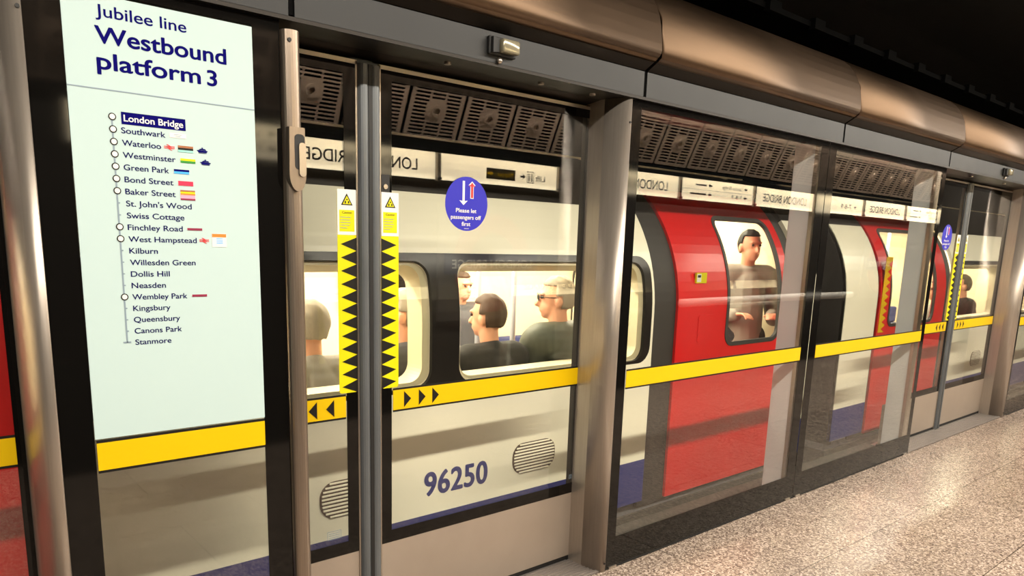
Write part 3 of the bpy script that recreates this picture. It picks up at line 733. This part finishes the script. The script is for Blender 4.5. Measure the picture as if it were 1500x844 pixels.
def frieze(x0, x1, label, content):
    t = thing('name_frieze', label, 'sign', ((x0 + x1) / 2, YW, 2.11), 'cream lit frieze panels on the platform wall')
    g = 0.03
    box('panel', 'frieze', t, x0 + g, x1 - g, YW - 0.02, YW, 2.105, 2.345)
    hood = box('hood', 'dark', t, x0 + 0.004, x1 - 0.004, YW - 0.03, YW + 0.12, 2.352, 2.40)
    box('hood_lip', 'dark', hood, x0 + 0.004, x1 - 0.004, YW + 0.108, YW + 0.12, 2.322, 2.353)
    box('light_strip', 'lamp_frieze', t, x0 + 0.05, x1 - 0.05, YW + 0.05, YW + 0.085, 2.346, 2.352)
    strip_light('lamp', t, ((x0 + x1) / 2, YW + 0.068, 2.345), (0, -0.55, -1), x1 - x0 - 0.1, 0.03, LAMP_FRIEZE, (1.0, 0.84, 0.58), 130)
    for x in (x0 + 0.012, x1 - 0.012):
        box('bracket', 'steel', t, x - 0.008, x + 0.008, YW - 0.02, YW + 0.02, 2.09, 2.35)
        bm = bmesh.new(); tube(bm, (x, YW + 0.0, 2.115), (x, YW + 0.035, 2.115), 0.011); obj('bracket_knob', bm, 'rubber', t)
    yt = YW + 0.0006; c = (x0 + x1) / 2
    if content == 'name':
        text('lettering', 'LONDON BRIDGE', 'black_ink', t, c, 2.17, 0.1, 1.06, yt, 1, align='CENTER', bold=0.012)
    elif content == 'lift':
        b = box('way_out_plate', 'black_ink', t, c - 0.20, c + 0.16, YW, YW + 0.002, 2.155, 2.255)
        text('plate_lettering', 'Way out', 'yellow', b, c + 0.135, 2.185, 0.045, 0.20, YW + 0.0026, 1, bold=0.01)
        arrow(b, c - 0.15, 2.207, -1, 'yellow', YW + 0.0026)
        # lift pictogram
        q = c + 0.36
        f = plate('lift_symbol', 'black_ink', t, [rect(q - 0.045, 2.15, q + 0.045, 2.26), rect(q - 0.039, 2.156, q + 0.039, 2.254)], yt, 0.001)
        for dx in (-0.018, 0.018):
            plate('lift_figure', 'black_ink', f, [rect(q + dx - 0.008, 2.165, q + dx + 0.008, 2.222)], yt, 0.001); plate('lift_figure', 'black_ink', f, [circle(q + dx, 2.234, 0.008, 12)], yt, 0.001)
        text('lettering', 'Lift', 'black_ink', t, q + 0.20, 2.175, 0.055, 0.13, yt, 1, bold=0.01)
        arrow(t, q - 0.10, 2.205, -1, 'black_ink', yt)
    elif content == 'dest':
        text('lettering', 'London Bridge', 'black_ink', t, c + 0.48, 2.255, 0.045, 0.42, yt, 1); box('text_line', 'black_ink', t, c - 0.45, c - 0.25, YW, YW + 0.001, 2.266, 2.284)
        box('rule_line', 'black_ink', t, x0 + 0.06, x1 - 0.06, YW, YW + 0.001, 2.222, 2.225)
        text('lettering', '7-8-9', 'black_ink', t, c + 0.48, 2.155, 0.045, 0.22, yt, 1); box('text_line', 'black_ink', t, c - 0.55, c - 0.25, YW, YW + 0.001, 2.166, 2.184)
        for xx, zz in ((0.55, 2.277), (0.55, 2.175), (-0.18, 2.277), (-0.18, 2.175)): arrow(t, c + xx, zz, 1, 'black_ink', yt)
    else:
        text('lettering', '7-8-9', 'black_ink', t, c + 0.35, 2.18, 0.07, 0.32, yt, 1); arrow(t, c + 0.48, 2.215, 1, 'black_ink', yt)
    return t
def arrow(parent, x, z, d, m, y):
    k = 0.034
    plate('arrow', m, parent, [[(x - d * k, z), (x, z + k * 0.8), (x - d * 0.006, z + 0.010), (x + d * k, z + 0.010), (x + d * k, z - 0.010), (x - d * 0.006, z - 0.010), (x, z - k * 0.8)]], y, 0.001)
cont = ['dest', 'name', 'lift', 'name', 'dest', 'name', 'plat', 'name', 'dest', 'name']
fl = {'dest': 'lit frieze with two lines of directions', 'name': 'lit frieze reading LONDON BRIDGE', 'lift': 'lit frieze with the way out plate', 'plat': 'lit frieze with an arrow and numbers'}
place = ['over the far left of the platform wall', 'mirrored behind the door stickers', 'mirrored above the round blue door sticker', 'mirrored beside the nearest steel pillar', 'mirrored above the red train door', 'mirrored left of the glass joint', 'mirrored right of the glass joint', 'mirrored over the gap between the cars', 'mirrored just left of the distant doors', 'mirrored in the distant doors']
for k in range(10):
    xa = 0.94 + 1.5 * k
    if xa + 1.5 < X1: frieze(xa, xa + 1.5, fl[cont[k]] + ', ' + place[k], cont[k])
box('cornice', 'dark', None, X0, X1, YW - 0.06, YW + 0.02, 2.40, 2.44)['kind'] = 'structure'
bpy.data.objects['cornice'].name = 'trim_2'

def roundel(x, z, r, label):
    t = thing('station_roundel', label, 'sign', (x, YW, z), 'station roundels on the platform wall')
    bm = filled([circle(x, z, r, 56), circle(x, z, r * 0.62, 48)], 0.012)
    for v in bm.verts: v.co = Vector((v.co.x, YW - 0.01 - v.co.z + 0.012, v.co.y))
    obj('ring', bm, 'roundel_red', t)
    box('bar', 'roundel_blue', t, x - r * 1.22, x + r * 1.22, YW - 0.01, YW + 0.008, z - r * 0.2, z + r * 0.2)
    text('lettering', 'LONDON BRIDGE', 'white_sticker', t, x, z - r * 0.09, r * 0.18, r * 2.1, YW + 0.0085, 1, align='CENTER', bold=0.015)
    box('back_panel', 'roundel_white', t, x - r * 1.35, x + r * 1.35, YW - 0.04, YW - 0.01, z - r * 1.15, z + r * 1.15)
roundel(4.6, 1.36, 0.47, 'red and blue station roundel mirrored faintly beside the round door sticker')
roundel(12.3, 1.40, 0.47, 'red and blue station roundel mirrored left of the distant doors')
t = thing('perch_rail', 'long steel perch rail on the platform wall, mirrored across the red door', 'rail', (9, YW, 0.9))
bm = bmesh.new(); tube(bm, (6.9, YW + 0.16, 0.95), (11.0, YW + 0.16, 0.95), 0.048); obj('bar', bm, 'white_sticker', t, True)
for k in range(5):
    x = 7.1 + 0.92 * k; box('bracket', 'steel', t, x, x + 0.03, YW - 0.04, YW + 0.16, 0.90, 0.93)

# ------------------------------------------------------------------ passengers
def remesh(bm, voxel):
    me = bpy.data.meshes.new('body'); bm.to_mesh(me); bm.free()
    o = bpy.data.objects.new('body', me); COL.objects.link(o)
    md = o.modifiers.new('r', 'REMESH'); md.mode = 'VOXEL'; md.voxel_size = voxel
    sm = o.modifiers.new('s', 'SMOOTH'); sm.factor = 0.5; sm.iterations = 3
    dg = bpy.context.evaluated_depsgraph_get(); dg.update()
    out = bpy.data.meshes.new_from_object(o.evaluated_get(dg))
    bpy.data.objects.remove(o); bpy.data.meshes.remove(me)
    return out
def cap(bm, p, q, r, r2, n=14):
    p, q = Vector(p), Vector(q); tube(bm, p, q, r, r2, n)
    for c, rad in ((p, r), (q, r2)):
        bmesh.ops.create_uvsphere(bm, u_segments=n, v_segments=10, radius=rad * 1.004, matrix=Matrix.Translation(c))
def ell(bm, c, sx, sy, sz, n=20):
    bmesh.ops.create_uvsphere(bm, u_segments=n, v_segments=14, radius=1.0, matrix=Matrix.Translation(c) @ Matrix.Diagonal((sx, sy, sz, 1)))
def person(label, x, y, rz, top, seated=True, skin='skin', hair='hair_dark', coat='coat_black', legs='trousers', head_turn=0.0, hairless=False, glasses=False, puffy=False, collar=True, group='passengers in the train'):
    """one passenger facing local +y, turned by rz; top is the height of the crown of the head"""
    t = thing('person', label, 'person', (x, y, 0), group); t.rotation_euler = (0, 0, rz)
    h = top / 1.32 if seated else top / 1.72
    if seated:
        pel, ch, nk, hd = Vector((0, 0, 0.50)), Vector((0, -0.03, 0.90)), Vector((0, -0.015, 1.06)), Vector((0, 0.015, 1.20))
        knee, ank, toe = (0.11, 0.42, 0.50), (0.11, 0.44, 0.08), (0.12, 0.60, 0.035)
        el, wr = (0.205, 0.06, 0.72), (0.12, 0.27, 0.66)
    else:
        pel, ch, nk, hd = Vector((0, 0, 0.92)), Vector((0, -0.02, 1.30)), Vector((0, -0.01, 1.46)), Vector((0, 0.02, 1.60))
        knee, ank, toe = (0.10, 0.03, 0.50), (0.10, -0.02, 0.08), (0.11, 0.15, 0.035)
        el, wr = (0.25, -0.02, 1.06), (0.14, 0.20, 1.10)
    sh = (0.185, ch.y, ch.z + 0.075)
    mir = lambda p, s: Vector((p[0] * s, p[1], p[2]))
    bm = bmesh.new()
    cap(bm, pel, (ch + pel) / 2, 0.12, 0.115); cap(bm, (ch + pel) / 2, ch, 0.115, 0.12); cap(bm, mir(sh, -0.75), mir(sh, 0.75), 0.07, 0.07)
    cap(bm, ch + Vector((0, 0, 0.08)), nk, 0.065, 0.052); cap(bm, nk, hd + Vector((0, -0.01, -0.05)), 0.052, 0.056)
    rot = Matrix.Translation(hd) @ Matrix.Rotation(head_turn, 4, 'Z')
    H = lambda a, b, c: rot @ Vector((a, b, c))
    def ellr(c, sx, sy, sz):
        bmesh.ops.create_uvsphere(bm, u_segments=20, v_segments=14, radius=1.0, matrix=rot @ Matrix.Translation(c) @ Matrix.Diagonal((sx, sy, sz, 1)))
    ellr((0, -0.012, 0.02), 0.074, 0.094, 0.098); ellr((0, 0.022, -0.045), 0.056, 0.066, 0.066); ellr((0, 0.052, -0.088), 0.026, 0.026, 0.02)
    cap(bm, H(0, 0.085, 0.005), H(0, 0.104, -0.03), 0.009, 0.014); ellr((0, 0.078, -0.06), 0.026, 0.014, 0.011); ellr((0, 0.078, 0.03), 0.055, 0.016, 0.012)
    for s in (-1, 1):
        ellr((s * 0.078, -0.012, -0.012), 0.012, 0.022, 0.032)
        cap(bm, mir(sh, s), mir(el, s), 0.048, 0.038); cap(bm, mir(el, s), mir(wr, s), 0.038, 0.027)
        hip = Vector((s * 0.09, pel.y, pel.z)); cap(bm, hip, mir(knee, s), 0.082, 0.058); cap(bm, mir(knee, s), mir(ank, s), 0.055, 0.036); cap(bm, mir(ank, s), mir(toe, s), 0.04, 0.032)
        w = mir(wr, s); f = (w - mir(el, s)).normalized(); sd = Vector((s, 0, 0)); sd = (sd - f * sd.dot(f)).normalized(); dn = f.cross(sd).normalized() * (-s if f.cross(sd).z * -s < 0 else s)
        if dn.z > 0: dn = -dn
        for k, L in enumerate((0.066, 0.076, 0.071, 0.055)):
            b0 = w + f * 0.085 + sd * (-0.03 + 0.02 * k); b1 = b0 + f * L * 0.55 + dn * 0.012; b2 = b1 + f * L * 0.35 + dn * 0.03
            cap(bm, w + sd * (-0.012 + 0.008 * k), b0, 0.017, 0.0105, 8); cap(bm, b0, b1, 0.0095, 0.0088, 8); cap(bm, b1, b2, 0.0088, 0.0075, 8)
        b0 = w + f * 0.035 - sd * 0.03; b1 = b0 + f * 0.03 - sd * 0.022 + dn * 0.012
        cap(bm, w + f * 0.01, b0, 0.017, 0.012, 8); cap(bm, b0, b1, 0.011, 0.009, 8)
    body = remesh(bm, 0.0075); body.transform(Matrix.Scale(h, 4))
    def lk(name, me, m):
        me.materials.clear(); me.materials.append(M[m])
        for p in me.polygons: p.use_smooth = True
        o = bpy.data.objects.new(name, me); COL.objects.link(o); o.parent = t; return o
    lk('body', body, skin)
    # coat
    g = 0.028 if puffy else 0.012
    bm = bmesh.new()
    cap(bm, pel + Vector((0, 0, -0.03)), (ch + pel) / 2, 0.135 + g, 0.135 + g); cap(bm, (ch + pel) / 2, ch, 0.135 + g, 0.135 + g); cap(bm, mir(sh, -0.8), mir(sh, 0.8), 0.082 + g, 0.082 + g)
    cap(bm, ch + Vector((0, 0, 0.06)), ch + Vector((0, 0, 0.115)), 0.10 + g, 0.075)
    for s in (-1, 1):
        cap(bm, mir(sh, s), mir(el, s), 0.064 + g, 0.052 + g); cap(bm, mir(el, s), mir(wr, s), 0.052 + g, 0.042 + g * 0.5)
    if puffy:
        for k in range(7):
            c = pel.lerp(ch, k / 6.0); ell(bm, c, 0.19, 0.182, 0.035)
    if collar:
        for k in range(20):
            a = 2 * PI * k / 20; c = nk + Vector((0.072 * math.cos(a), 0.072 * math.sin(a) - 0.004, -0.06)); cap(bm, c, c + Vector((0, 0, 0.055 if puffy else 0.035)), 0.018, 0.012, 8)
    me = remesh(bm, 0.009); me.transform(Matrix.Scale(h, 4)); lk('coat', me, coat)
    bm = bmesh.new()
    cap(bm, pel + Vector((-0.06, 0, 0)), pel + Vector((0.06, 0, 0)), 0.115, 0.115)
    for s in (-1, 1):
        hip = Vector((s * 0.09, pel.y, pel.z)); cap(bm, hip, mir(knee, s), 0.094, 0.072); cap(bm, mir(knee, s), mir(ank, s) + Vector((0, 0, 0.03)), 0.07, 0.056)
    me = remesh(bm, 0.012); me.transform(Matrix.Scale(h, 4)); lk('trousers', me, legs)
    for s in (-1, 1):
        bm = bmesh.new(); cap(bm, mir(ank, s) + Vector((0, -0.02, -0.03)), mir(toe, s) + Vector((0, 0.01, 0.008)), 0.052, 0.042)
        for v in bm.verts: v.co.z = max(v.co.z, 0.002)
        me = remesh(bm, 0.01); me.transform(Matrix.Scale(h, 4)); lk('shoe', me, 'shoe')
    # hair: a cap over skull, back and sides, cut away from the face
    bm = bmesh.new()
    bmesh.ops.create_uvsphere(bm, u_segments=32, v_segments=22, radius=1.0)
    kill = [v for v in bm.verts if (v.co.y > 0.28 and v.co.z < 0.52) or v.co.z < -0.72 or (hairless and v.co.z > 0.5) or (v.co.y > -0.1 and v.co.z < -0.05)]
    bmesh.ops.delete(bm, geom=kill, context='VERTS')
    for v in bm.verts:
        n = 1 + 0.035 * math.sin(11 * v.co.x + 5 * v.co.z) * math.cos(9 * v.co.y)
        v.co = Vector((v.co.x * 0.083 * n, -0.014 + v.co.y * 0.103 * n, 0.022 + v.co.z * 0.110 * n))
    ex = bmesh.ops.solidify(bm, geom=bm.faces[:], thickness=0.012)
    for v in bm.verts: v.co = rot @ v.co
    bmesh.ops.recalc_face_normals(bm, faces=bm.faces)
    me = bpy.data.meshes.new('hair'); bm.to_mesh(me); bm.free(); me.transform(Matrix.Scale(h, 4)); lk('hair', me, hair)
    bm = bmesh.new()
    for s in (-1, 1): bmesh.ops.create_uvsphere(bm, u_segments=10, v_segments=8, radius=0.0095, matrix=rot @ Matrix.Translation((s * 0.03, 0.079, 0.012)))
    me = bpy.data.meshes.new('eyes'); bm.to_mesh(me); bm.free(); me.transform(Matrix.Scale(h, 4)); lk('eyes', me, 'eye')
    if glasses:
        bm = bmesh.new()
        for s in (-1, 1):
            c = [H(s * 0.033 + 0.025 * math.cos(a), 0.097, 0.010 + 0.019 * math.sin(a)) for a in [2 * PI * k / 16 for k in range(16)]]
            for k in range(16): tube(bm, c[k], c[(k + 1) % 16], 0.0022, n=6)
            tube(bm, H(s * 0.058, 0.097, 0.014), H(s * 0.082, -0.01, 0.012), 0.0024, n=6)
        tube(bm, H(-0.008, 0.098, 0.014), H(0.008, 0.098, 0.014), 0.0022, n=6)
        me = bpy.data.meshes.new('spectacles'); bm.to_mesh(me); bm.free(); me.transform(Matrix.Scale(h, 4)); lk('spectacles', me, 'rubber')
    return t
M['skin'] = mat('skin_fair', rgb(226, 164, 134), 0.5, noise=0.05, nscale=12)
M['skin_tan'] = mat('skin_tan', rgb(186, 128, 96), 0.5, noise=0.05, nscale=12)
M['hair_dark'] = mat('hair_brown', rgb(70, 52, 40), 0.7, noise=0.3, nscale=60, stretch=(4, 4, 1))
M['hair_grey'] = mat('hair_grey', rgb(168, 158, 146), 0.7, noise=0.25, nscale=60, stretch=(4, 4, 1))
M['hair_black'] = mat('hair_black', rgb(34, 30, 28), 0.6, noise=0.3, nscale=60)
M['coat_black'] = mat('coat_black', rgb(40, 38, 38), 0.85, noise=0.2, nscale=14)
M['coat_green'] = mat('coat_grey_green', rgb(82, 86, 76), 0.6, noise=0.25, nscale=10, stretch=(1, 1, 5))
M['coat_navy'] = mat('coat_slate', rgb(76, 76, 82), 0.8, noise=0.15, nscale=10)
M['coat_grey'] = mat('coat_grey', rgb(150, 144, 136), 0.85, noise=0.15, nscale=14)
M['trousers'] = mat('trousers_dark', rgb(44, 44, 54), 0.85)
M['shoe'] = mat('shoe_black', rgb(24, 22, 22), 0.5)
M['eye'] = mat('eye_dark', rgb(60, 44, 36), 0.3)
def bench(x0, x1):
    c = A if x0 < 5.5 else Bc
    bm = bmesh.new(); bx(bm, x0, x1, 0.60, 1.06, 0.16, 0.425, 0.03); bx(bm, x0, x1, 0.54, 0.62, 0.42, 0.87, 0.02); obj('seat', bm, 'moquette', c)
bench(0.6, 3.4); bench(8.3, 11.2)
person('seated person with short dark hair and black jacket, head turned left', 2.50, 0.83, 0.0, 1.30, head_turn=0.4)
person('seated person in grey-green padded jacket with glasses and cropped grey hair', 3.02, 0.84, 0.05, 1.39, hair='hair_grey', coat='coat_green', head_turn=0.85, glasses=True, puffy=True)
person('seated person in slate coat behind the right-hand zigzag sticker', 1.98, 0.83, 0.1, 1.34, coat='coat_navy', hair='hair_grey', head_turn=0.6)
person('seated person in grey coat seen left of the zigzag stickers', 1.47, 0.84, 0.0, 1.30, coat='coat_grey', hair='hair_grey', head_turn=0.3)
person('seated person in black coat seen right of the steel pillar', 3.54, 0.84, 0.0, 1.38, coat='coat_black', hair='hair_black', head_turn=0.4)
person('standing dark-haired person in grey top, added for a reflection in the red door window', 5.08, 0.9, 2.5, 1.72, seated=False, coat='coat_grey', hair='hair_black', head_turn=0.2)  # added figure inside the car in place of an onlooker's reflection
person('seated person across the aisle facing the window', 3.72, 2.72, PI, 1.32, coat='coat_navy', skin='skin', head_turn=0.0)
person('seated person in tan top seen in the distant car window', 8.75, 0.84, 0.0, 1.32, skin='skin_tan', coat='coat_grey', hair='hair_black', head_turn=0.8)
person('seated person in dark coat at the right of the distant car window', 9.4, 0.84, 0.0, 1.36, coat='coat_black', hair='hair_dark', head_turn=0.8)
